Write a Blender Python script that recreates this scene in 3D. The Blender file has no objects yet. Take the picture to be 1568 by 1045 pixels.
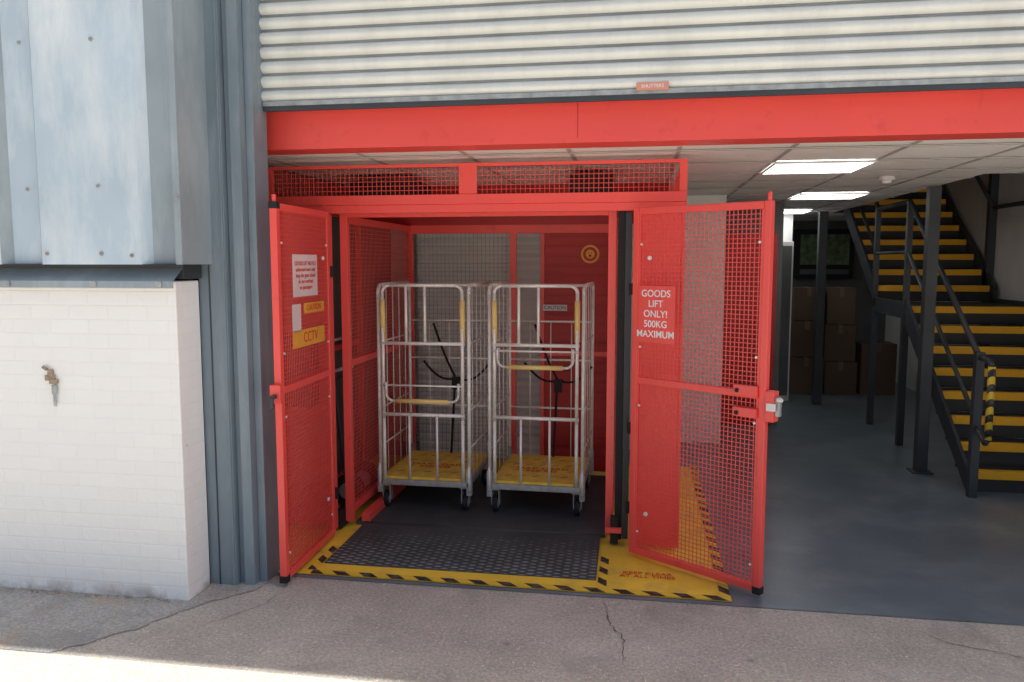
import bpy, bmesh, math, random
from mathutils import Vector, Matrix
random.seed(4)
S = bpy.context.scene
S.view_settings.view_transform='Standard'
S.view_settings.look='None'
S.view_settings.exposure=0

# ------------------------------------------------------------ materials
def mat(name, col, rough=0.6, metal=0.0, var=0.12, nscale=3.0, bump=0.0, bscale=40, spec=0.5, dirt=None, dscale=1.2, dlo=0.5, dhi=0.7, stretch=None):
    m=bpy.data.materials.new(name); m.use_nodes=True
    nt=m.node_tree; N=nt.nodes; L=nt.links
    p=N['Principled BSDF']
    tc=N.new('ShaderNodeTexCoord'); vec=tc.outputs['Object']
    n=N.new('ShaderNodeTexNoise'); n.inputs['Scale'].default_value=nscale; n.inputs['Detail'].default_value=6
    L.new(vec,n.inputs['Vector'])
    r=N.new('ShaderNodeValToRGB')
    r.color_ramp.elements[0].position=0.3; r.color_ramp.elements[1].position=0.7
    r.color_ramp.elements[0].color=(*[c*(1-var) for c in col],1)
    r.color_ramp.elements[1].color=(*[min(1,c*(1+var)) for c in col],1)
    L.new(n.outputs['Fac'],r.inputs['Fac'])
    out=r.outputs['Color']
    if dirt:
        n2=N.new('ShaderNodeTexNoise'); n2.inputs['Scale'].default_value=dscale; n2.inputs['Detail'].default_value=8; n2.inputs['Roughness'].default_value=0.65
        if stretch:
            mp=N.new('ShaderNodeMapping'); mp.inputs['Scale'].default_value=stretch; L.new(vec,mp.inputs['Vector']); L.new(mp.outputs['Vector'],n2.inputs['Vector'])
        else: L.new(vec,n2.inputs['Vector'])
        r2=N.new('ShaderNodeValToRGB'); r2.color_ramp.elements[0].position=dlo; r2.color_ramp.elements[1].position=dhi
        L.new(n2.outputs['Fac'],r2.inputs['Fac'])
        mx=N.new('ShaderNodeMixRGB'); L.new(r2.outputs['Color'],mx.inputs['Fac']); L.new(out,mx.inputs['Color1'])
        mx.inputs['Color2'].default_value=(*dirt,1); out=mx.outputs['Color']
    L.new(out,p.inputs['Base Color'])
    p.inputs['Roughness'].default_value=rough; p.inputs['Metallic'].default_value=metal
    p.inputs['Specular IOR Level'].default_value=spec
    if bump>0:
        nb=N.new('ShaderNodeTexNoise'); nb.inputs['Scale'].default_value=bscale; nb.inputs['Detail'].default_value=4
        L.new(tc.outputs['Object'],nb.inputs['Vector'])
        b=N.new('ShaderNodeBump'); b.inputs['Strength'].default_value=bump; b.inputs['Distance'].default_value=0.01
        L.new(nb.outputs['Fac'],b.inputs['Height']); L.new(b.outputs['Normal'],p.inputs['Normal'])
    return m
def emis(name,col,st):
    m=bpy.data.materials.new(name); m.use_nodes=True
    p=m.node_tree.nodes['Principled BSDF']
    p.inputs['Base Color'].default_value=(*col,1); p.inputs['Emission Color'].default_value=(*col,1); p.inputs['Emission Strength'].default_value=st
    return m
RED=mat('red_paint',(0.95,0.10,0.085),0.34,var=0.04,nscale=2,dirt=(.84,.08,.07),dscale=9,dlo=.58,dhi=.72)
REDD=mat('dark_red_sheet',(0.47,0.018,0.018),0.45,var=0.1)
DARK=mat('dark_steel',(0.045,0.055,0.065),0.5,var=0.2)
BLACK=mat('black_rubber',(0.012,0.012,0.013),0.7)
GALV=mat('galvanised_tube',(0.92,0.90,0.84),0.34,metal=0.15,var=0.10,nscale=25)
GALVD=mat('galvanised_dull',(0.42,0.44,0.45),0.5,metal=0.5,var=0.25,nscale=18)
GROOVE_SHADE=mat('shutter_groove_shade',(0.30,0.32,0.33),0.6,var=0.15,nscale=3)  # slat recesses coloured darker: shadow lines and dirt put into the paint
HANDLE=mat('handle_yellow',(0.92,0.66,0.24),0.55)
DECK=mat('deck_yellow',(0.92,0.62,0.09),0.6,var=0.15,nscale=9,dirt=(0.60,0.42,0.12),dscale=6,dlo=0.55,dhi=0.8)
YEL=mat('yellow_floor_paint',(0.92,0.63,0.06),0.5,var=0.10,nscale=4,dirt=(0.52,0.38,0.12),dscale=5,dlo=0.50,dhi=0.82,bump=0.1)
NOSE=mat('nosing_yellow',(0.94,0.48,0.02),0.6,var=0.1)
STEP=mat('stair_grey',(0.035,0.037,0.04),0.6)
FRAME=mat('blue_grey_steel',(0.205,0.26,0.305),0.5,var=0.10,nscale=2.5,dirt=(0.29,0.34,0.375),dscale=3,bump=0.05,bscale=8,stretch=(3,3,.5))
CLAD=mat('faded_cladding',(0.50,0.61,0.71),0.45,var=0.08,nscale=1.6,dirt=(0.78,0.84,0.88),dscale=1.5,dlo=0.42,dhi=0.64,stretch=(1.6,1.6,.5))
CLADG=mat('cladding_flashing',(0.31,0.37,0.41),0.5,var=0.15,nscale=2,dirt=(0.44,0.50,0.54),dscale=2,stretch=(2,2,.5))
SHUT=mat('shutter_slats',(0.80,0.81,0.77),0.34,metal=0.08,var=0.05,nscale=1.2,dirt=(0.66,0.67,0.64),dscale=2.5,dlo=.45,dhi=.8,stretch=(2,1,.6))
CEIL=mat('ceiling_tile',(0.94,0.92,0.87),0.85,var=0.03,bump=0.2,bscale=90)
GRID=mat('ceiling_grid',(0.46,0.45,0.43),0.6)
WALLW=mat('interior_white',(0.80,0.80,0.78),0.7,var=0.06)
WALLG=mat('interior_grey',(0.13,0.135,0.135),0.8)
EPOXY=mat('grey_floor_paint',(0.135,0.175,0.205),0.28,var=0.14,nscale=1.6,dirt=(0.21,0.245,0.27),dscale=2.2,dlo=0.46,dhi=0.70,bump=0.03,bscale=6)
CARD=mat('cardboard',(0.13,0.085,0.055),0.8,var=.3,nscale=1)
TAPE=mat('parcel_tape',(0.17,0.12,0.08),0.5)
PAPER=mat('paper_white',(0.8,0.78,0.78),0.7)
PINK=mat('notice_paper',(0.85,0.68,0.68),0.6)
TXTR=mat('red_text',(0.65,0.06,0.03),0.6)
TXTW=mat('white_text',(0.95,0.93,0.93),0.6)
SIGNO=mat('sign_yellow',(0.95,0.42,0.05),0.5)
PLQ=mat('plate_copper',(0.75,0.33,0.24),0.4,metal=.2)
SIGNG=mat('green_notice',(0.14,0.20,0.10),0.6,var=0.5,nscale=14)
RUST=mat('rusty_metal',(0.36,0.28,0.20),0.7,var=0.4,nscale=30)
CRACK=mat('crack_dark',(0.15,0.14,0.13),0.9)
def tread(name,col,dirt,lo=.22):
    P_=mat(name,col,0.6,metal=0.0,var=0.2,nscale=4,dirt=dirt,dscale=2.5)
    nt=P_.node_tree; N=nt.nodes; L=nt.links
    tc=N.new('ShaderNodeTexCoord'); v=N.new('ShaderNodeTexVoronoi'); v.inputs['Scale'].default_value=14
    mp=N.new('ShaderNodeMapping'); mp.inputs['Rotation'].default_value=(0,0,0.78); mp.inputs['Scale'].default_value=(1,2.2,1)
    v.inputs['Randomness'].default_value=0.08
    L.new(tc.outputs['Object'],mp.inputs['Vector']); L.new(mp.outputs['Vector'],v.inputs['Vector'])
    cr=N.new('ShaderNodeValToRGB'); cr.color_ramp.elements[0].position=0.28; cr.color_ramp.elements[0].color=(1,1,1,1); cr.color_ramp.elements[1].position=0.42; cr.color_ramp.elements[1].color=(0,0,0,1)
    L.new(v.outputs['Distance'],cr.inputs['Fac'])
    b=N.new('ShaderNodeBump'); b.inputs['Strength'].default_value=1.0; b.inputs['Distance'].default_value=0.010
    L.new(cr.outputs['Color'],b.inputs['Height']); L.new(b.outputs['Normal'],N['Principled BSDF'].inputs['Normal'])
    src=N['Principled BSDF'].inputs['Base Color'].links[0].from_socket
    mx=N.new('ShaderNodeMixRGB'); mx.blend_type='MULTIPLY'; mx.inputs['Fac'].default_value=1
    cr2=N.new('ShaderNodeValToRGB'); cr2.color_ramp.elements[0].color=(lo,lo,lo,1); cr2.color_ramp.elements[1].color=(1.0,1.0,1.0,1)
    L.new(cr.outputs['Color'],cr2.inputs['Fac']); L.new(src,mx.inputs['Color1']); L.new(cr2.outputs['Color'],mx.inputs['Color2']); L.new(mx.outputs['Color'],N['Principled BSDF'].inputs['Base Color'])
    return P_
PLATE=tread('tread_plate',(.26,.315,.325),(.18,.215,.225))
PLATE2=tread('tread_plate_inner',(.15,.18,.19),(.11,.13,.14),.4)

def hazard(name,kx,ky,kz,worn=True):
    m=bpy.data.materials.new(name); m.use_nodes=True
    nt=m.node_tree; N=nt.nodes; L=nt.links; p=N['Principled BSDF']
    tc=N.new('ShaderNodeTexCoord')
    d=N.new('ShaderNodeVectorMath'); d.operation='DOT_PRODUCT'; d.inputs[1].default_value=(kx,ky,kz)
    L.new(tc.outputs['Object'],d.inputs[0])
    f=N.new('ShaderNodeMath'); f.operation='FRACT'; L.new(d.outputs['Value'],f.inputs[0])
    g=N.new('ShaderNodeMath'); g.operation='GREATER_THAN'; g.inputs[1].default_value=0.5; L.new(f.outputs[0],g.inputs[0])
    n=N.new('ShaderNodeTexNoise'); n.inputs['Scale'].default_value=30; n.inputs['Detail'].default_value=6; L.new(tc.outputs['Object'],n.inputs['Vector'])
    r=N.new('ShaderNodeValToRGB'); r.color_ramp.elements[0].color=(0.7,0.45,0.04,1); r.color_ramp.elements[1].color=(0.90,0.70,0.06,1)
    L.new(n.outputs['Fac'],r.inputs['Fac'])
    r3=N.new('ShaderNodeValToRGB'); r3.color_ramp.elements[0].position=.45; r3.color_ramp.elements[0].color=(.02,.02,.02,1); r3.color_ramp.elements[1].position=.8; r3.color_ramp.elements[1].color=(.18,.17,.14,1)
    L.new(n.outputs['Fac'],r3.inputs['Fac'])
    mx=N.new('ShaderNodeMixRGB'); L.new(g.outputs[0],mx.inputs['Fac']); L.new(r.outputs['Color'],mx.inputs['Color1']); L.new(r3.outputs['Color'],mx.inputs['Color2'])
    L.new(mx.outputs['Color'],p.inputs['Base Color']); p.inputs['Roughness'].default_value=0.5
    return m
HAZ=hazard('hazard_tape',6.2,6.2,0)
HAZV=hazard('hazard_tape_post',0,9,9)

BRICK=bpy.data.materials.new('white_painted_brick'); BRICK.use_nodes=True
nt=BRICK.node_tree; N=nt.nodes; L=nt.links; p=N['Principled BSDF']
tc=N.new('ShaderNodeTexCoord'); sx=N.new('ShaderNodeSeparateXYZ'); L.new(tc.outputs['Object'],sx.inputs[0])
ad=N.new('ShaderNodeMath'); ad.operation='ADD'; L.new(sx.outputs['X'],ad.inputs[0]); L.new(sx.outputs['Y'],ad.inputs[1])
cb=N.new('ShaderNodeCombineXYZ'); L.new(ad.outputs[0],cb.inputs['X']); L.new(sx.outputs['Z'],cb.inputs['Y'])
bt=N.new('ShaderNodeTexBrick'); bt.inputs['Scale'].default_value=1; bt.inputs['Brick Width'].default_value=0.225; bt.inputs['Row Height'].default_value=0.075
bt.inputs['Mortar Size'].default_value=0.006; bt.inputs['Mortar Smooth'].default_value=1.0
L.new(cb.outputs[0],bt.inputs['Vector'])
bt.inputs['Color1'].default_value=(0.96,0.955,0.945,1); bt.inputs['Color2'].default_value=(0.945,0.935,0.925,1); bt.inputs['Mortar'].default_value=(0.935,0.925,0.91,1)
n=N.new('ShaderNodeTexNoise'); n.inputs['Scale'].default_value=4; n.inputs['Detail'].default_value=8; n.inputs['Roughness'].default_value=.7; L.new(tc.outputs['Object'],n.inputs['Vector'])
mr=N.new('ShaderNodeMapRange'); mr.inputs['From Min'].default_value=0.09; mr.inputs['From Max'].default_value=-0.01
L.new(sx.outputs['Z'],mr.inputs['Value'])
nd=N.new('ShaderNodeMapRange'); nd.inputs['From Min'].default_value=.42; nd.inputs['From Max'].default_value=.6; L.new(n.outputs['Fac'],nd.inputs['Value'])
mu=N.new('ShaderNodeMath'); mu.operation='MULTIPLY'; L.new(mr.outputs[0],mu.inputs[0]); L.new(nd.outputs[0],mu.inputs[1])
mx=N.new('ShaderNodeMixRGB'); L.new(mu.outputs[0],mx.inputs['Fac']); L.new(bt.outputs['Color'],mx.inputs['Color1']); mx.inputs['Color2'].default_value=(0.35,0.28,0.22,1)
rr=N.new('ShaderNodeValToRGB'); rr.color_ramp.elements[0].position=.68; rr.color_ramp.elements[1].position=.72; L.new(n.outputs['Fac'],rr.inputs['Fac'])
mx2=N.new('ShaderNodeMixRGB'); L.new(rr.outputs['Color'],mx2.inputs['Fac']); L.new(mx.outputs['Color'],mx2.inputs['Color1']); mx2.inputs['Color2'].default_value=(0.70,0.60,0.52,1)
L.new(mx2.outputs['Color'],p.inputs['Base Color']); p.inputs['Roughness'].default_value=0.6
n3=N.new('ShaderNodeTexNoise'); n3.inputs['Scale'].default_value=14; L.new(tc.outputs['Object'],n3.inputs['Vector'])
b1=N.new('ShaderNodeBump'); b1.inputs['Strength'].default_value=0.28; b1.inputs['Distance'].default_value=0.005; b1.invert=True; L.new(bt.outputs['Fac'],b1.inputs['Height'])
b2=N.new('ShaderNodeBump'); b2.inputs['Strength'].default_value=0.35; b2.inputs['Distance'].default_value=0.012; L.new(n3.outputs['Fac'],b2.inputs['Height']); L.new(b1.outputs['Normal'],b2.inputs['Normal'])
L.new(b2.outputs['Normal'],p.inputs['Normal'])

def concrete(name,lo,hi,stain,slo,rust=None,amt=.75):
    G=bpy.data.materials.new(name); G.use_nodes=True
    nt=G.node_tree; N=nt.nodes; L=nt.links; p=N['Principled BSDF']
    tc=N.new('ShaderNodeTexCoord')
    def noise(sc,det=8,ro=.6,ds=0):
        n=N.new('ShaderNodeTexNoise'); n.inputs['Scale'].default_value=sc; n.inputs['Detail'].default_value=det; n.inputs['Roughness'].default_value=ro; n.inputs['Distortion'].default_value=ds
        L.new(tc.outputs['Object'],n.inputs['Vector']); return n
    def ramp(src,p0,c0,p1,c1):
        r=N.new('ShaderNodeValToRGB'); r.color_ramp.elements[0].position=p0; r.color_ramp.elements[0].color=(*c0,1); r.color_ramp.elements[1].position=p1; r.color_ramp.elements[1].color=(*c1,1)
        L.new(src,r.inputs['Fac']); return r.outputs['Color']
    def mix(f,a,b2,mode='MIX'):
        m=N.new('ShaderNodeMixRGB'); m.blend_type=mode
        if isinstance(f,float): m.inputs['Fac'].default_value=f
        else: L.new(f,m.inputs['Fac'])
        for s,i in ((a,'Color1'),(b2,'Color2')):
            if isinstance(s,tuple): m.inputs[i].default_value=(*s,1)
            else: L.new(s,m.inputs[i])
        return m.outputs['Color']
    base=ramp(noise(1.3).outputs['Fac'],.35,lo,.66,hi)
    sp=ramp(noise(60,3,.7).outputs['Fac'],.35,(.55,.54,.53),.62,(1,1,1))
    c=mix(0.75,base,sp,'MULTIPLY')
    vo=N.new('ShaderNodeTexVoronoi'); vo.inputs['Scale'].default_value=70; L.new(tc.outputs['Object'],vo.inputs['Vector'])
    ag=ramp(vo.outputs['Distance'],.14,(1,1,1),.34,(0,0,0))
    sel=ramp(noise(24,2).outputs['Fac'],.48,(0,0,0),.6,(1,1,1))
    c=mix(mix(1.0,ag,sel,'MULTIPLY'),c,tuple(min(.85,h*1.3) for h in hi))
    st=ramp(noise(2.0,9,.7,.6).outputs['Fac'],slo,(0,0,0),slo+.16,(amt,amt,amt))
    c=mix(st,c,stain)
    vs=N.new('ShaderNodeTexVoronoi'); vs.inputs['Scale'].default_value=2.6; L.new(tc.outputs['Object'],vs.inputs['Vector'])
    c=mix(ramp(vs.outputs['Distance'],.03,(.6,.6,.6),.06,(0,0,0)),c,tuple(s*.7 for s in stain))
    if rust:
        c=mix(ramp(noise(2.8,6,.6).outputs['Fac'],.54,(0,0,0),.68,(.75,.75,.75)),c,rust)
    L.new(c,p.inputs['Base Color']); p.inputs['Roughness'].default_value=.9
    bb=N.new('ShaderNodeBump'); bb.inputs['Strength'].default_value=.8; bb.inputs['Distance'].default_value=.008
    L.new(noise(60,4,.7).outputs['Fac'],bb.inputs['Height']); L.new(bb.outputs['Normal'],p.inputs['Normal'])
    return G
GROUND=concrete('yard_concrete',(.46,.425,.375),(.63,.585,.52),(.29,.27,.245),.54)
SUN_SLAB=concrete('sun_bright_concrete',(.72,.67,.58),(.80,.75,.66),(.58,.53,.46),.54,amt=.5)  # overbright concrete, sunlit whiteness put into the colour
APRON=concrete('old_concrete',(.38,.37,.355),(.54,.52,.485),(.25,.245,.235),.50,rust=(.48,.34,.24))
STONE=mat('grit',(.40,.36,.31),.9,var=.4,nscale=20)

# ------------------------------------------------------------ mesh builder
class MB:
    def __init__(s,name,parent=None,bevel=0.0,smooth=False):
        s.n=name; s.bm=bmesh.new(); s.mats=[]; s.p=parent; s.bev=bevel; s.sm=smooth
    def mi(s,m):
        if m not in s.mats: s.mats.append(m)
        return s.mats.index(m)
    def box(s,x0,x1,y0,y1,z0,z1,m):
        i=s.mi(m)
        vs=[s.bm.verts.new((x,y,z)) for x in (x0,x1) for y in (y0,y1) for z in (z0,z1)]
        for f in ((0,1,3,2),(4,6,7,5),(0,4,5,1),(2,3,7,6),(0,2,6,4),(1,5,7,3)):
            fc=s.bm.faces.new([vs[k] for k in f]); fc.material_index=i
    def poly(s,pts,m):
        f=s.bm.faces.new([s.bm.verts.new(q) for q in pts]); f.material_index=s.mi(m)
    def tube(s,a,b,r,m,seg=10,r2=None,caps=True):
        a=Vector(a); b=Vector(b); d=(b-a).normalized()
        up=Vector((0,0,1)) if abs(d.z)<0.95 else Vector((1,0,0))
        u=d.cross(up).normalized(); w=d.cross(u); i=s.mi(m); r2=r if r2 is None else r2
        off=math.pi/seg if seg==4 else 0
        A=[];B=[]
        for k in range(seg):
            t=2*math.pi*k/seg+off; o=u*math.cos(t)+w*math.sin(t)
            A.append(s.bm.verts.new(a+o*r)); B.append(s.bm.verts.new(b+o*r2))
        for k in range(seg):
            f=s.bm.faces.new((A[k],A[(k+1)%seg],B[(k+1)%seg],B[k])); f.material_index=i; f.smooth=seg>4
        if caps:
            for ring in (A[::-1],B):
                f=s.bm.faces.new(ring); f.material_index=i
    def path(s,pts,r,m,seg=10):
        for a,b in zip(pts[:-1],pts[1:]): s.tube(a,b,r,m,seg)
    def meshpanel(s,axis,a0,a1,z0,z1,c,m,pitch=0.028,r=0.0019):
        n=max(1,round((a1-a0)/pitch))
        for k in range(1,n):
            a=a0+(a1-a0)*k/n
            if axis=='x': s.box(a-r,a+r,c-r,c+r,z0,z1,m)
            else: s.box(c-r,c+r,a-r,a+r,z0,z1,m)
        n=max(1,round((z1-z0)/pitch))
        for k in range(1,n):
            z=z0+(z1-z0)*k/n
            if axis=='x': s.box(a0,a1,c+r,c+3*r,z-r,z+r,m)
            else: s.box(c+r,c+3*r,a0,a1,z-r,z+r,m)
    def done(s,loc=(0,0,0),rotz=0):
        me=bpy.data.meshes.new(s.n); bmesh.ops.recalc_face_normals(s.bm,faces=s.bm.faces) if s.bev>=0 else None
        s.bm.to_mesh(me); s.bm.free()
        for m in s.mats: me.materials.append(m)
        o=bpy.data.objects.new(s.n,me); S.collection.objects.link(o)
        o.location=loc; o.rotation_euler=(0,0,rotz)
        if s.p: o.parent=s.p
        if s.bev>0:
            b=o.modifiers.new('b','BEVEL'); b.width=s.bev; b.segments=2; b.limit_method='ANGLE'; b.angle_limit=1.0
        return o
def empty(name,loc=(0,0,0),rotz=0):
    e=bpy.data.objects.new(name,None); S.collection.objects.link(e); e.location=loc; e.rotation_euler=(0,0,rotz); return e
def text(name,body,size,loc,rot,m,parent=None,align='CENTER',space=1.0,ext=0.0006,off=0.0):
    c=bpy.data.curves.new(name,'FONT'); c.body=body; c.size=size; c.align_x=align; c.align_y='CENTER'; c.space_line=space; c.extrude=ext; c.offset=off
    c.materials.append(m)
    o=bpy.data.objects.new(name,c); S.collection.objects.link(o); o.location=loc; o.rotation_euler=rot
    if parent: o.parent=parent
    return o

CZ=2.435   # ceiling height
LT=2.405    # top of lift enclosure
# ------------------------------------------------------------ ground
g=MB('ground'); g.poly([(-400,-400,0),(400,-400,0),(400,400,0),(-400,400,0)],GROUND); g.done()
g=MB('sun_bounce_slab'); g.poly([(-60,-60,.004),(60,-60,.004),(60,3.12,.004),(-60,3.12,.004)],SUN_SLAB); g.done()  # added bright sheet up to the shadow edge, bounces fill onto the facade
g=MB('warehouse_floor'); g.poly([(-2.45,4.15,.004),(8,4.15,.004),(8,14,.004),(-2.45,14,.004)],EPOXY); g.done()
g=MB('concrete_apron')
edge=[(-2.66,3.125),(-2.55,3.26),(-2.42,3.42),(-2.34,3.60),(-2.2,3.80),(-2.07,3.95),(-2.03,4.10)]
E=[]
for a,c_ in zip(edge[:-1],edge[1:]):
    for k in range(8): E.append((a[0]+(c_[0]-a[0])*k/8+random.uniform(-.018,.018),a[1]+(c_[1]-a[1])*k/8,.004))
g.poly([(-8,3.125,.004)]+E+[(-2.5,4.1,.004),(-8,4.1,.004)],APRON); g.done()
def crack(pts,wd,seg=8):
    g=MB('ground_crack'); g.mi(CRACK); pr=None; P=[]
    for (a,b_) in zip(pts[:-1],pts[1:]):
        for k in range(seg):
            t=k/seg; P.append((a[0]+(b_[0]-a[0])*t+random.uniform(-.009,.009),a[1]+(b_[1]-a[1])*t+random.uniform(-.009,.009)))
    d=Vector((pts[-1][0]-pts[0][0],pts[-1][1]-pts[0][1])).normalized(); nx,ny=-d.y,d.x
    for j,(x,y) in enumerate(P):
        w=wd*random.uniform(.25,1)*math.sin(math.pi*(j+.3)/(len(P)))
        c=(g.bm.verts.new((x-nx*w,y-ny*w,.004)),g.bm.verts.new((x+nx*w,y+ny*w,.004)))
        if pr: g.bm.faces.new((pr[0],c[0],c[1],pr[1]))
        pr=c
    g.done()
crack([(-.17,4.12),(-.13,3.85),(-.06,3.70),(-.05,3.42)],.006)
crack([(-1.9,4.0),(-1.93,3.8),(-2.05,3.6),(-2.2,3.4)],.003)
crack([(1.3,4.1),(1.45,3.9),(1.75,3.8),(2.3,3.78)],.003)
g=MB('gravel_grit'); 
def stone(x,y,s):
    i=g.mi(STONE); vs=[]
    for q in ((1,0,0),(0,1,0),(-1,0,0),(0,-1,0),(0,0,1)):
        vs.append(g.bm.verts.new((x+q[0]*s*random.uniform(.6,1.2),y+q[1]*s*random.uniform(.6,1.2),.006+q[2]*s*.8)))
    for a in range(4): f=g.bm.faces.new((vs[a],vs[(a+1)%4],vs[4])); f.material_index=i
for k in range(500):
    u=random.random()
    if u<.45: stone(random.uniform(-3.8,-2.33),3.745-abs(random.gauss(0,.03)),random.uniform(.003,.009))
    elif u<.8: stone(random.uniform(-2.4,2.6),4.14-abs(random.gauss(0,.04)),random.uniform(.002,.006))
    else: stone(random.uniform(-3.4,2.8),random.uniform(3.1,4.0),random.uniform(.002,.006))
g.done()
# ------------------------------------------------------------ floor marking
g=MB('yellow_floor_marking')
g.poly([(-2.4,4.19,.008),(.50,4.19,.008),(.50,7.0,.008),(-2.4,7.0,.008)],YEL)
g.poly([(-1.86,4.195,.012),(.50,4.195,.012),(.50,4.25,.012),(-1.86,4.25,.012)],HAZ)
g.poly([(.445,4.254,.012),(.50,4.254,.012),(.50,7.0,.012),(.445,7.0,.012)],HAZ)
g.poly([(-.215,4.254,.012),(-.165,4.254,.012),(-.165,4.75,.012),(-.215,4.75,.012)],HAZ)
g.poly([(-1.90,4.254,.012),(-1.85,4.254,.012),(-1.85,4.65,.012),(-1.90,4.65,.012)],HAZ)
g.done()
text('floor_lettering','KEEP CLEAR\nAT ALL TIMES',.052,(.06,4.47,.0135),(0,0,0),TXTR,space=.9)

# ------------------------------------------------------------ building
W=empty('warehouse_building')
b=MB('brick_wall',W,0.006); b.box(-12,-2.35,3.75,3.97,0,1.70,BRICK); b.done()
b=MB('wall_ledge',W,0.003)
b.poly([(-12,3.70,1.70),(-2.33,3.70,1.70),(-2.33,3.79,1.765),(-12,3.79,1.765)],CLADG)
b.poly([(-12,3.70,1.70),(-2.33,3.70,1.70),(-2.33,3.70,1.665),(-12,3.70,1.665)],CLADG)
b.box(-12,-2.33,3.795,3.97,1.71,1.80,DARK); b.done()
for k in range(4):
    x=-2.42-k*.42+random.uniform(-.05,.05)
    b=MB('ledge_clip',W); b.box(x,x+.035,3.692,3.70,1.672,1.700,GALVD); b.done()
b=MB('profiled_cladding',W); b.bev=-1
def extr(b,prof,z0,z1,mats):
    for (p0,p1),m in zip(zip(prof[:-1],prof[1:]),mats):
        b.poly([(p0[0],p0[1],z0),(p1[0],p1[1],z0),(p1[0],p1[1],z1),(p0[0],p0[1],z1)],m)
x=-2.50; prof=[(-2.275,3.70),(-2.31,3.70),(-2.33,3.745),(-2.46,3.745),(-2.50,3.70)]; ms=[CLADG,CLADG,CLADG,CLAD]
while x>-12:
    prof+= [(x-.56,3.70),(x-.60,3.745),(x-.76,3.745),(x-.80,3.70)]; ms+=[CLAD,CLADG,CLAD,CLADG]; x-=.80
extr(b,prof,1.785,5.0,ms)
extr(b,[(-2.275,3.70),(-2.275,3.985)],1.785,5.0,[CLADG])
b.poly([(-12,3.701,1.785),(-2.276,3.701,1.785),(-2.276,3.97,1.81),(-12,3.97,1.81)],DARK)
b.done()
b=MB('cladding_bolts',W)
for (x,z) in ((-2.72,2.18),(-3.12,2.17),(-2.72,1.84),(-3.03,1.84),(-2.29,2.12),(-2.72,2.9),(-3.12,2.9),(-2.55,1.83)):
    b.tube((x,3.70,z),(x,3.690,z),.006,RUST,6); b.tube((x,3.699,z),(x,3.695,z),.011,GALVD,8)
b.done()
b=MB('door_frame_column',W,0.004)
b.box(-2.36,-2.20,3.985,4.2,0,5,FRAME)
b.box(-2.199,-2.16,4.03,4.2,0,5,FRAME)
b.box(-2.159,-2.10,4.00,4.2,0,5,FRAME)
b.box(-2.099,-2.055,4.06,4.22,0,5,FRAME)
b.box(-2.215,-2.205,3.975,3.984,0,5,FRAME)
b.box(-2.30,-2.292,3.979,3.984,0,5,DARK)
b.done()
b=MB('column_far_side',W,0.004); b.box(3.95,4.35,3.98,4.25,0,5,FRAME); b.done()
b=MB('roller_shutter',W,-1)
i=b.mi(SHUT); ig=b.mi(GROOVE_SHADE); z=2.665; P=[]
while z<3.7:
    for k in range(9):
        a=math.pi*k/8
        P.append((4.190-.026*math.sin(a)**0.75, z+.062*k/8, k==8))
    P.append((4.196,z+.0645,True)); P.append((4.196,z+.0745,True))
    z+=.077
pr=None; prg=False
for (y,zz,gr) in P:
    c=(b.bm.verts.new((-2.06,y,zz)),b.bm.verts.new((3.96,y,zz)))
    if pr:
        f=b.bm.faces.new((pr[0],pr[1],c[1],c[0])); f.material_index=ig if prg else i
    pr=c; prg=gr
b.box(-2.05,3.95,4.165,4.205,2.640,2.664,GALVD)
b.box(-2.05,3.95,4.172,4.20,2.615,2.639,DARK)
b.done()
b=MB('maker_plate',W); b.box(-.04,.12,4.155,4.162,2.655,2.695,PLQ); b.done()
text('maker_plate_text','SHUTTERS',.024,(.04,4.1540,2.675),(math.pi/2,0,0),TXTW,W)
b=MB('lintel_cover',W); b.box(-2.06,3.96,4.10,4.30,3.6,5,CLAD); b.done()
b=MB('red_beam',W,0.004); b.box(-2.40,3.96,4.34,4.40,CZ-.003,2.9,RED); b.box(-2.40,3.96,4.401,4.55,CZ-.003,CZ+.01,RED)
b.box(-.35,-.347,4.338,4.34,2.46,2.7,REDD); b.done()
b=MB('roof',W); b.box(-12,13,3.66,15,5.0,5.2,CLADG); b.done()
b=MB('outer_walls',W)
b.box(4.35,13,3.98,4.2,0,5,CLAD); b.box(12.8,13,4.2,14.9,0,5,CLAD); b.box(-12,-11.8,3.98,14.9,0,5,CLAD); b.box(-12,13,14.7,15,0,5,CLAD)
b.done()
b=MB('interior_walls',W)
b.box(-2.55,-2.45,4.25,14,0,5,WALLG)
b.box(-2.44,8,13.2,13.3,0,5,WALLG)
b.box(3.78,3.88,4.3,13.2,0,5,WALLW)
b.box(-2.44,.2,7.6,7.7,0,CZ,WALLW)
b.box(.2,.80,8.0,8.1,0,CZ,WALLW)
b.box(.8,1.50,9.0,9.1,0,CZ,WALLG)
b.box(1.6,1.95,11.0,11.1,0,CZ,WALLW)
b.done()
b=MB('storage_door',W,.003)
b.box(.90,1.44,8.95,8.99,0.02,2.1,REDD)
for k in range(20): b.box(.92,1.42,8.94,8.949,.08+k*.1,.15+k*.1,REDD)
b.done()
b=MB('ceiling',W)
for (x0,x1,y0,y1) in ((-2.45,2.45,4.56,13.2),(2.45,3.78,4.56,6.35),(2.45,3.78,11.6,13.2)):
    b.box(x0,x1,y0,y1,CZ,CZ+.03,CEIL)
b.box(2.45,3.78,6.35,6.40,CZ+.031,CZ+.3,REDD); b.box(2.42,2.45,6.35,11.6,CZ+.031,CZ+.3,DARK)
b.box(2.46,3.77,10.9,11.0,2.95,3.25,REDD)
for y in (7.6,9.4): b.box(3.70,3.775,y,y+.08,.2,4.8,DARK)
b.done()
b=MB('ceiling_grid',W)
gx=.20
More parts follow.
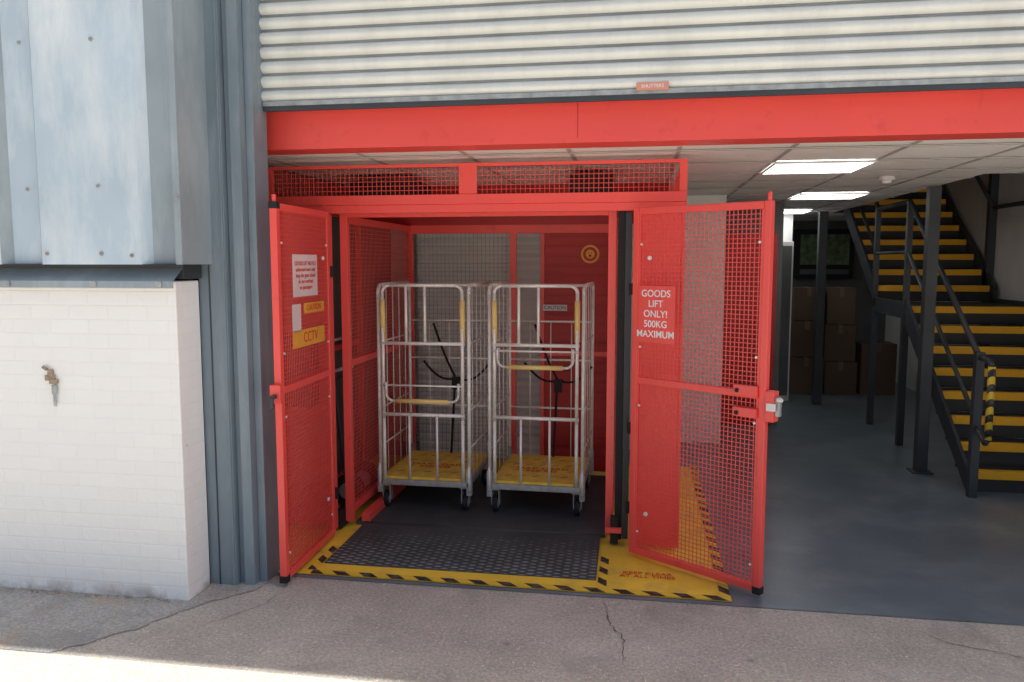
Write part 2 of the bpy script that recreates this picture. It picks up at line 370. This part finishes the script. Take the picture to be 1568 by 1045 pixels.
xs=[gx+.62*k for k in range(-4,6)]; ys=[4.72+.62*k for k in range(0,14)]
for x in xs: b.box(x-.012,x+.012,4.56,6.35 if x>2.45 else 13.2,CZ-.005,CZ-.001,GRID)
for y in ys: b.box(-2.45,3.78 if y<6.35 else 2.45,y-.012,y+.012,CZ-.010,CZ-.006,GRID)
b.done()
LED=emis('led_panel',(1,1,.98),4.5)
for (ix,iy) in ((1,1),(2,5),(2,9),(1,11)):
    x0=gx+.62*ix+.015; y0=4.72+.62*iy+.015
    b=MB('ceiling_light',None); b.box(x0,x0+.59,y0,y0+.59,CZ-.016,CZ-.011,LED)
    for q in ((x0-.012,x0+.602,y0-.012,y0-.001),(x0-.012,x0+.602,y0+.591,y0+.602),(x0-.012,x0-.001,y0,y0+.59),(x0+.591,x0+.602,y0,y0+.59)):
        b.box(*q,CZ-.020,CZ-.011,PAPER)
    b.done()
b=MB('smoke_detector',None,.003); b.tube((1.80,6.42,CZ-.002),(1.80,6.42,CZ-.03),.055,PAPER,20); b.tube((1.80,6.42,CZ-.03),(1.80,6.42,CZ-.055),.04,PAPER,20,.03); b.done()

# ------------------------------------------------------------ lift
LF=empty('goods_lift')
YE=4.90
e=MB('front_enclosure',LF,.003)
e.box(-2.40,.26,YE-.02,YE+.03,2.155,2.215,RED)
e.box(-2.40,.26,YE-.012,YE+.03,2.105,2.154,RED)
for x in (-2.40,.215): e.box(x,x+.045,YE-.01,YE+.02,2.216,LT,RED)
e.box(-1.125,-1.01,YE-.014,YE-.0105,2.216,LT,RED)
e.box(-2.35,.215,YE-.005,YE+.02,LT-.02,LT,RED)
for x0,x1 in ((-2.35,-1.12),(-1.01,.215)): e.meshpanel('x',x0,x1,2.216,LT-.02,YE+.003,RED,.03)
e.box(-.03,.25,YE+.005,YE+.01,.06,2.10,RED)
e.box(-.045,-.031,YE-.005,YE+.03,.03,2.10,RED); e.box(.235,.255,YE-.005,YE+.004,.03,2.10,RED)
e.box(-.03,.234,YE-.005,YE+.004,.03,.08,RED)
e.box(-2.38,-2.0,YE+.005,YE+.01,.06,2.10,RED); e.box(-2.0,-1.975,YE-.005,YE+.03,.03,2.10,RED)
e.done()
e=MB('side_and_top_enclosure',LF,.0)
e.box(-2.40,-2.36,6.5,6.54,0,LT,RED); e.box(.215,.255,6.5,6.54,0,LT,RED)
for z in (.05,1.1,2.15):
    e.box(.22,.25,YE+.031,6.5,z,z+.04,RED); e.box(-2.40,-2.37,YE+.031,6.5,z,z+.04,RED)
e.meshpanel('y',YE+.03,6.5,.09,2.40,.235,RED,.03); e.meshpanel('y',YE+.03,6.5,2.19,2.40,-2.39,RED,.03)
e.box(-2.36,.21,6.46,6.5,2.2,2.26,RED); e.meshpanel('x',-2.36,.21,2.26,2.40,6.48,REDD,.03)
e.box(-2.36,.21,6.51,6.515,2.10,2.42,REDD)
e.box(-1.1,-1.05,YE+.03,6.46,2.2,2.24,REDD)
e.box(-2.1,-1.6,5.6,6.0,2.2,2.38,BLACK); e.box(-.5,-.2,5.5,5.9,2.2,2.40,BLACK)
e.done()
e=MB('lift_car',LF,.003)
for x in (-1.95,-.205):
    e.box(x,x+.05,5.00,5.05,.05,2.13,RED)
    e.box(x,x+.05,6.50,6.55,.05,2.10,RED)
    for z in (.10,1.10,2.05):
        e.box(x+.008,x+.042,5.051,6.499,z,z+.045,RED)
    e.meshpanel('y',5.05,6.5,.145,2.05,x+.025,RED)
e.box(-1.90,-.206,5.00,5.04,2.085,2.13,RED)
e.box(-1.90,-.206,6.505,6.55,2.03,2.10,RED)
e.box(-1.07,-1.02,6.505,6.545,.05,2.03,RED)
e.meshpanel('x',-1.90,-1.07,.1,2.03,6.52,GALVD,.035,.0022)
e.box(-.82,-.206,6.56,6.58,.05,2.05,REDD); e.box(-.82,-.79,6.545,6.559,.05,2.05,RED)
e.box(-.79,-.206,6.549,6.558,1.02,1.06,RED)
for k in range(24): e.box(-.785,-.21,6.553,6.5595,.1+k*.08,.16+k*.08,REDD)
e.done()
e=MB('back_shutter',LF)
z=.05
while z<2.1:
    e.poly([(-1.95,6.85,z),(-.75,6.85,z),(-.75,6.835,z+.035),(-1.95,6.835,z+.035)],WALLW); e.poly([(-1.95,6.835,z+.035),(-.75,6.835,z+.035),(-.75,6.85,z+.07),(-1.95,6.85,z+.07)],WALLW); z+=.07
e.done()
e=MB('gate_posts',LF,.002)
e.box(-.145,-.100,4.96,5.03,.04,2.12,BLACK); e.box(-.17,-.12,4.93,4.958,.02,.20,BLACK); e.box(-2.0,-1.955,4.93,5.06,.02,.14,BLACK)
e.box(-.098,-.06,4.95,5.0,.05,2.1,DARK)
for z in (.25,.75,1.6): e.tube((-.06,4.86,z),(-.06,4.86,z+.07),.014,BLACK)
for z in (.25,1.7): e.tube((-1.955,4.86,z),(-1.955,4.86,z+.07),.014,BLACK)
e.box(-.2,-.1,4.90,4.93,.10,.13,RED)
e.box(-2.35,-2.0,4.60,4.72,.9,1.35,BLACK)
e.done()
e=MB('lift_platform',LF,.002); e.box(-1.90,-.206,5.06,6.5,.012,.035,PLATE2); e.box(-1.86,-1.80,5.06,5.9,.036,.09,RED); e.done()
e=MB('lift_ramp',LF,.0)
e.poly([(-1.84,4.36,.014),(-.225,4.36,.014),(-.235,5.035,.034),(-1.83,5.035,.034)],PLATE)
e.poly([(-1.84,4.36,.005),(-.225,4.36,.005),(-.225,4.36,.014),(-1.84,4.36,.014)],DARK)
e.tube((-1.83,5.047,.030),(-.235,5.047,.030),.008,DARK,8)
e.done()
e=MB('round_sticker',LF)
def disc(e,x,y,z,r,m): e.tube((x,y,z),(x,y-.002,z),r,m,24)
disc(e,-.415,6.546,1.86,.075,SIGNO); disc(e,-.415,6.543,1.86,.058,REDD); disc(e,-.415,6.540,1.86,.036,SIGNO)
for dx in (-.012,.012): disc(e,-.415+dx,6.537,1.868,.005,BLACK)
disc(e,-.415,6.537,1.847,.010,BLACK)
e.done()
e=MB('lift_label',LF); e.box(-.80,-.60,6.54,6.545,1.395,1.445,PAPER); e.done()
text('lift_label_text','CAUTION',.04,(-.70,6.539,1.42),(math.pi/2,0,0),BLACK,LF)

def door(name,hx,hy,ang,w,front):
    D=empty(name,(hx,hy,0),ang)
    z0,z1=.035,2.11; t=.02
    e=MB('frame',D,.004)
    e.box(0,.04,-t,t,z0,z1,RED); e.box(w-.04,w,-t,t,z0,z1,RED)
    e.box(.041,w-.041,-t,t,z0,z0+.04,RED); e.box(.041,w-.041,-t,t,z1-.04,z1,RED)
    e.box(.041,w-.041,-t,t,1.08,1.12,RED)
    e.done()
    e=MB('mesh_infill',D)
    for a,b_ in ((z0+.04,1.08),(1.12,z1-.04)):
        e.meshpanel('x',.04,w-.04,a,b_,front*.010,RED,.025,.0019)
        e.box(.041,.053,front*.012-.003,front*.012+.003,a,b_,RED); e.box(w-.053,w-.041,front*.012-.003,front*.012+.003,a,b_,RED)
    e.done()
    e=MB('fixings',D,.002)
    for z in (.18,.95,1.3,1.9):
        for x in (.060,w-.060): e.tube((x,front*.012,z),(x,front*.022,z),.007,GALV,10)
    e.tube((.12,front*.012,.30),(.12,front*.024,.30),.013,GALV); e.tube((.12,front*.012,1.82),(.12,front*.024,1.82),.013,GALV)
    e.tube((w-.02,0,z1),(w-.02,0,z1+.045),.012,RED); e.box(w-.043,w+.003,-.023,.023,z0-.01,z0+.03,BLACK); e.box(w-.043,w+.003,-.023,.023,z1-.03,z1+.006,BLACK) if front>0 else None
    e.done()
    return D
dl=door('lift_door',-1.960,4.80,math.atan2(-.80,.03),.80,1)
dr=door('lift_door',-.04,4.78,math.atan2(-.51,.70),.865,-1)
e=MB('latch_left',dl,.003)
e.box(.80,.84,-.03,.03,1.04,1.14,RED); e.box(.815,.88,-.012,.012,1.07,1.09,DARK); e.tube((.88,0,1.08),(.88,0,1.02),.012,DARK); e.done()
e=MB('latch_right',dr,.003)
e.box(.69,.825,-.045,-.021,1.09,1.15,RED); e.box(.69,.825,-.045,-.021,.98,1.03,RED); e.tube((.715,-.046,1.12),(.715,-.055,1.12),.012,BLACK)
e.tube((.715,-.046,1.0),(.715,-.055,1.0),.012,BLACK)
e.box(.866,.915,-.03,.03,.97,1.13,RED); e.box(.916,.94,-.015,.015,1.0,1.10,GALVD); e.box(.88,.93,-.042,-.031,1.03,1.07,PAPER)
e.tube((.93,-.02,1.09),(.96,-.02,1.09),.01,GALV); e.done()
e=MB('lettering_plate',dr,0); e.box(.045,.30,-.023,-.019,1.33,1.66,RED); e.done()
text('panel_lettering','GOODS\nLIFT\nONLY!\n500KG\nMAXIMUM',.056,(.170,-.0245,1.497),(math.pi/2,0,0),TXTW,dr,space=1.05,off=.0006)
e=MB('notices',dl,0)
e.box(.23,.60,.018,.021,1.60,1.84,PINK)
e.box(.13,.45,.018,.021,1.50,1.56,SIGNO); e.box(.13,.62,.018,.021,1.31,1.41,SIGNO); e.box(.50,.62,.018,.021,1.40,1.56,PINK); e.done()
text('cctv_text','CCTV',.085,(.36,.0225,1.36),(math.pi/2,0,math.pi),TXTR,dl)
text('notice_text','GOODS LIFT NOTICE\nauthorised users only\nkeep the gates closed\ndo not overload\nno passengers',.034,(.415,.0225,1.72),(math.pi/2,0,math.pi),TXTR,dl)
text('notice_text_small','CAUTION',.05,(.30,.0225,1.53),(math.pi/2,0,math.pi),TXTR,dl)

# ------------------------------------------------------------ hand truck parked beside the lift
e=MB('hand_truck',None,.0)
for y in (5.45,5.80):
    e.path([(-2.12,y,.20),(-2.20,y,1.05),(-2.24,y,1.22)],.014,DARK)
    e.tube((-2.10,y-.03,.13),(-2.10,y+.03,.13),.12,BLACK,20); e.tube((-2.10,y-.034,.13),(-2.10,y+.034,.13),.06,GALVD,16)
for z,x in ((.35,-2.135),(.65,-2.163),(.95,-2.19),(1.22,-2.24)): e.tube((x,5.45,z),(x,5.80,z),.011,DARK if z<1.2 else GALV)
e.box(-2.09,-1.99,5.44,5.81,.02,.028,GALVD); e.tube((-2.10,5.42,.13),(-2.10,5.83,.13),.012,GALVD)
e.tube((-2.22,5.45,1.0),(-2.05,5.45,1.05),.014,GALV)
e.done()

# ------------------------------------------------------------ roll cages
def arch(x0,x1,z0,z1,y,r=.06,axis='x'):
    pts=[(x0,z0)]
    for k in range(7):
        a=math.pi-(math.pi/2)*k/6; pts.append((x0+r+r*math.cos(a),z1-r+r*math.sin(a)))
    for k in range(7):
        a=math.pi/2-(math.pi/2)*k/6; pts.append((x1-r+r*math.cos(a),z1-r+r*math.sin(a)))
    pts.append((x1,z0))
    return [(u,y,z) if axis=='x' else (y,u,z) for u,z in pts]
def cage(cx,cy,hz,rz):
    C=empty('roll_cage',(cx,cy,.036),rz)
    H=.325
    e=MB('castors',C,.003)
    for x in (-.29,.29):
        for y in (.06,.74):
            e.tube((x-.016,y,.058),(x+.016,y,.058),.058,BLACK,20); e.tube((x-.018,y,.058),(x+.018,y,.058),.036,GALVD,16)
            e.box(x-.030,x-.022,y-.03,y+.03,.05,.16,GALVD); e.box(x+.022,x+.030,y-.03,y+.03,.05,.16,GALVD); e.box(x-.035,x+.035,y-.045,y+.045,.161,.172,GALVD)
    e.done()
    e=MB('base',C,.004)
    e.box(-H,H,.0,.03,.173,.215,GALVD); e.box(-H,H,.77,.80,.173,.215,GALVD); e.box(-H,-H+.03,.031,.769,.173,.215,GALVD); e.box(H-.03,H,.031,.769,.173,.215,GALVD)
    e.box(-H+.012,H-.012,.008,.79,.216,.236,DECK)
    e.done()
    e=MB('deck_slots',C)
    for r_ in range(4):
        for q in range(5):
            if 1<=q<=3 and 1<=r_<=1: continue
            x=-.20+q*.10+(.03 if r_%2 else 0)-.015; y=.14+r_*.16
            e.poly([(x-.025,y,.2375),(x+.02,y+.03,.2375),(x+.02,y+.045,.2375),(x-.025,y+.015,.2375)],RUST if (r_+q)%2 else CRACK)
    e.done()
    text('deck_lettering','MAX LOAD\n500 KG',.075,(0,.34,.2385),(0,0,0),TXTR,C,space=.9)
    e=MB('side_frames',C)
    for s in (-1,1):
        x=s*H
        e.path(arch(.02,.78,.19,1.60,x,.06,'y'),.0135,GALV)
        for z in (.45,.72,1.195): e.tube((x,.02,z),(x,.78,z),.006,GALV,6)
        for k in range(1,5): e.tube((x-s*.008,.02+.76*k/5,.22),(x-s*.008,.02+.76*k/5,1.585),.0036,GALV,6)
        e.box(x-.018,x+.018,.0,.045,.12,.30,GALVD); e.box(x-.018,x+.018,.755,.80,.12,.30,GALVD)
        e.tube((x,.0,.33),(x,.0,.16),.010,GALV)
    e.done()
    e=MB('front_gate',C)
    e.path(arch(-.285,.285,.66,1.60,-.01,.05),.0125,GALV)
    e.tube((-.285,-.01,.66),(-.285,-.01,.22),.0125,GALV); e.tube((.285,-.01,.66),(.285,-.01,.22),.0125,GALV)
    for z in (1.195,.69): e.tube((-.30,-.01,z),(.30,-.01,z),.013,GALV)
    for x in (-.115,.02): e.tube((x,-.01,1.195),(x,-.01,1.60),.0105,GALV)
    for x in (-.10,.10): e.tube((x,-.01,.23),(x,-.01,.69),.009,GALV)
    e.tube((-.285,.0,1.22),(-.285,-.012,1.50),.019,HANDLE); e.tube((.285,.0,1.22),(.285,-.012,1.50),.019,HANDLE)
    z1=hz+.11
    pts=[(-.26,-.03,z1+.02),(-.26,-.03,hz+.05)]
    for k in range(1,6):
        a=math.pi+math.pi/2*k/5; pts.append((-.21+.05*math.cos(a),-.03,hz+.05+.05*math.sin(a)))
    for k in range(0,6):
        a=1.5*math.pi+math.pi/2*k/5; pts.append((.21+.05*math.cos(a),-.03,hz+.05+.05*math.sin(a)))
    pts.append((.26,-.03,z1+.02))
    e.path(pts,.009,GALV); e.tube((-.19,-.03,hz),(.19,-.03,hz),.0165,HANDLE)
    e.tube((-.30,-.028,z1),(.30,-.028,z1),.007,GALV)
    e.done()
    e=MB('rear_frame',C)
    for z in (.62,1.0,1.3): e.tube((-H,.78,z),(H,.78,z),.008,GALV)
    e.tube((-H,.78,1.58),(H,.78,1.58),.0125,GALV)
    for k in range(1,4): e.tube((-H+2*H*k/4,.785,.22),(-H+2*H*k/4,.785,1.3),.0045,GALV,6)
    e.done()
    e=MB('straps',C)
    def sag(a,b,d,n=8): 
        a=Vector(a);b=Vector(b); return [tuple(a.lerp(b,k/n)-Vector((0,0,d*math.sin(math.pi*k/n)))) for k in range(n+1)]
    e.path(sag((-.12,.75,1.28),(.06,.72,.86),.03),.009,BLACK,6)
    e.path(sag((-.20,.74,.98),(.05,.72,.84),.05),.009,BLACK,6)
    e.path(sag((.10,.72,.84),(H,.74,.96),.05),.009,BLACK,6)
    e.box(.04,.10,.69,.73,.76,.86,BLACK)
    e.path(sag((.06,.7,.76),(.04,.66,.26),-.01),.010,BLACK,6)
    e.done()
    return C
cage(-1.500,5.36,.79,.0); cage(-.705,5.36,1.045,-.02)

# ------------------------------------------------------------ staircase
ST=empty('staircase')
e=MB('flights',ST,.002)
X0,X1=2.545,3.70; r=.171; run=.233
def flight(Y,zb,n):
    for k in range(n):
        z=zb+r*(k+1); y=Y+run*k
        e.box(X0,X1,y,y+run+.02,z-.03,z-.004,STEP)
        e.box(X0,X1,y+.01,y+.02,z-r,z-.031,STEP)
        e.box(X0+.01,X1-.01,y-.012,y+.05,z-.003,z+.003,NOSE); e.box(X0+.01,X1-.01,y-.016,y-.001,z-.062,z+.002,NOSE)
flight(6.60,0.0,8)
e.box(X0,X1,8.25,9.30,1.30,1.364,STEP)
flight(9.28,1.368,9)
e.done()
e=MB('stringers',ST,.002)
for x in (X0-.03,X1+.0):
    for (ya,za,yb,zb) in ((6.50,.0,8.23,1.36),(9.2,1.36,11.3,2.93)):
        v=[(ya,za-.04 if za>0 else 0),(ya,za+.17),(yb,zb+.13),(yb,zb-.12)]
        A=[e.bm.verts.new((x,y,z)) for y,z in v]; B=[e.bm.verts.new((x+.028,y,z)) for y,z in v]
        i=e.mi(DARK)
        for f in (A,B[::-1],*[[A[k],B[k],B[(k+1)%4],A[(k+1)%4]] for k in range(4)]):
            ff=e.bm.faces.new(f); ff.material_index=i
    e.box(x,x+.028,8.2,9.25,1.25,1.41,DARK)
e.done()
e=MB('handrail',ST)
x=X0-.02
e.box(x-.03,x+.03,6.42,6.48,0,1.12,DARK)
e.path([(x,6.45,1.08),(x,8.20,2.37),(x,9.25,2.37),(x,10.6,3.4)],.022,DARK)
e.path([(x,6.45,.60),(x,8.20,1.89),(x,9.25,1.89),(x,10.6,2.9)],.018,DARK)
for y,z in ((8.2,1.36),(9.25,1.4)): e.box(x-.025,x+.025,y-.025,y+.025,z,z+1.0,DARK)
e.box(x-.03,x+.03,8.17,8.23,0,1.3,DARK); e.box(x-.03,x+.03,9.2,9.26,0,1.3,DARK)
x2=X1-.02
e.path([(x2,6.45,1.08),(x2,8.20,2.37),(x2,9.25,2.37),(x2,10.6,3.4)],.022,DARK)
e.path([(x,6.45,1.08),(x,6.26,1.08),(x,6.22,1.04)],.02,DARK); e.path([(x,6.22,.50),(x,6.26,.46),(x,6.45,.56)],.02,DARK)
e.tube((x,6.22,1.04),(x,6.22,.50),.026,HAZV,12)
e.done()
PO=MB('steel_post',None,.003); PO.box(2.34,2.43,7.12,7.21,.01,CZ-.02,DARK); PO.box(2.30,2.47,7.08,7.25,.005,.016,DARK); PO.done()
PO=MB('steel_post',None,.003); PO.box(2.16,2.26,10.4,10.5,.01,CZ-.02,DARK); PO.done()

for (x,y,z,w,h) in ((2.0,11.2,0,.45,.5),(2.47,11.25,0,.42,.45),(2.02,11.25,.5,.42,.5),(2.46,11.25,.45,.40,.5),(2.05,11.25,1.0,.38,.45),(2.48,11.25,.95,.36,.5),(2.95,11.3,0,.45,.7),(1.55,11.6,0,.42,.5)):
    e=MB('cardboard_box',None,.004); e.box(x,x+w,y,y+.4,z+.006,z+h-.003,CARD); e.box(x+w/2-.03,x+w/2+.03,y-.002,y+.402,z+h-.12,z+h-.001,TAPE); e.done()
e=MB('notice_board',None,.003); e.box(2.35,3.25,13.12,13.18,1.55,2.30,BLACK); e.box(2.45,2.75,13.10,13.118,1.75,2.22,SIGNG); e.box(2.8,3.18,13.10,13.118,1.75,2.22,SIGNG); e.box(2.45,3.18,13.10,13.118,1.6,1.68,WALLG); e.done()
e=MB('storage_cabinet',None,.004); e.box(1.62,1.9,10.6,10.95,.01,2.05,WALLW); e.box(1.64,1.88,10.59,10.599,.08,2.0,WALLG); e.done()

hp=MB('hasp_and_padlock',None,.002)
hp.box(-3.12,-3.06,3.738,3.749,1.17,1.20,RUST); hp.box(-3.10,-3.07,3.735,3.749,1.19,1.23,RUST); hp.box(-3.085,-3.045,3.725,3.748,1.155,1.178,RUST)
hp.box(-3.075,-3.050,3.728,3.742,1.10,1.15,GALVD); hp.tube((-3.063,3.735,1.10),(-3.063,3.735,1.035),.008,GALVD)
hp.tube((-3.10,3.735,1.23),(-3.125,3.735,1.245),.009,RUST); hp.done()

# ------------------------------------------------------------ light
sv=Vector((.40,.0895,.906)).normalized()
sun=bpy.data.lights.new('sun','SUN'); sun.energy=5; sun.angle=math.radians(.5); sun.color=(1,.96,.88)
so=bpy.data.objects.new('sun',sun); S.collection.objects.link(so); so.rotation_euler=sv.to_track_quat('Z','Y').to_euler()
w=bpy.data.worlds.new('World'); S.world=w; w.use_nodes=True
nt=w.node_tree; sk=nt.nodes.new('ShaderNodeTexSky'); sk.sky_type='NISHITA'; sk.sun_disc=False
sk.sun_elevation=math.asin(sv.z); sk.sun_rotation=math.atan2(sv.x,sv.y); sk.dust_density=5.0; sk.air_density=1.3
nt.links.new(sk.outputs[0],nt.nodes['Background'].inputs[0]); nt.nodes['Background'].inputs[1].default_value=.15

cam=bpy.data.cameras.new('camera'); co=bpy.data.objects.new('camera',cam); S.collection.objects.link(co)
co.location=(0,0,1.8); co.rotation_euler=(math.radians(90-5.7),0,math.radians(9.2))
cam.sensor_width=36; cam.lens=28.0; cam.clip_end=1500; cam.clip_start=.05
S.camera=co
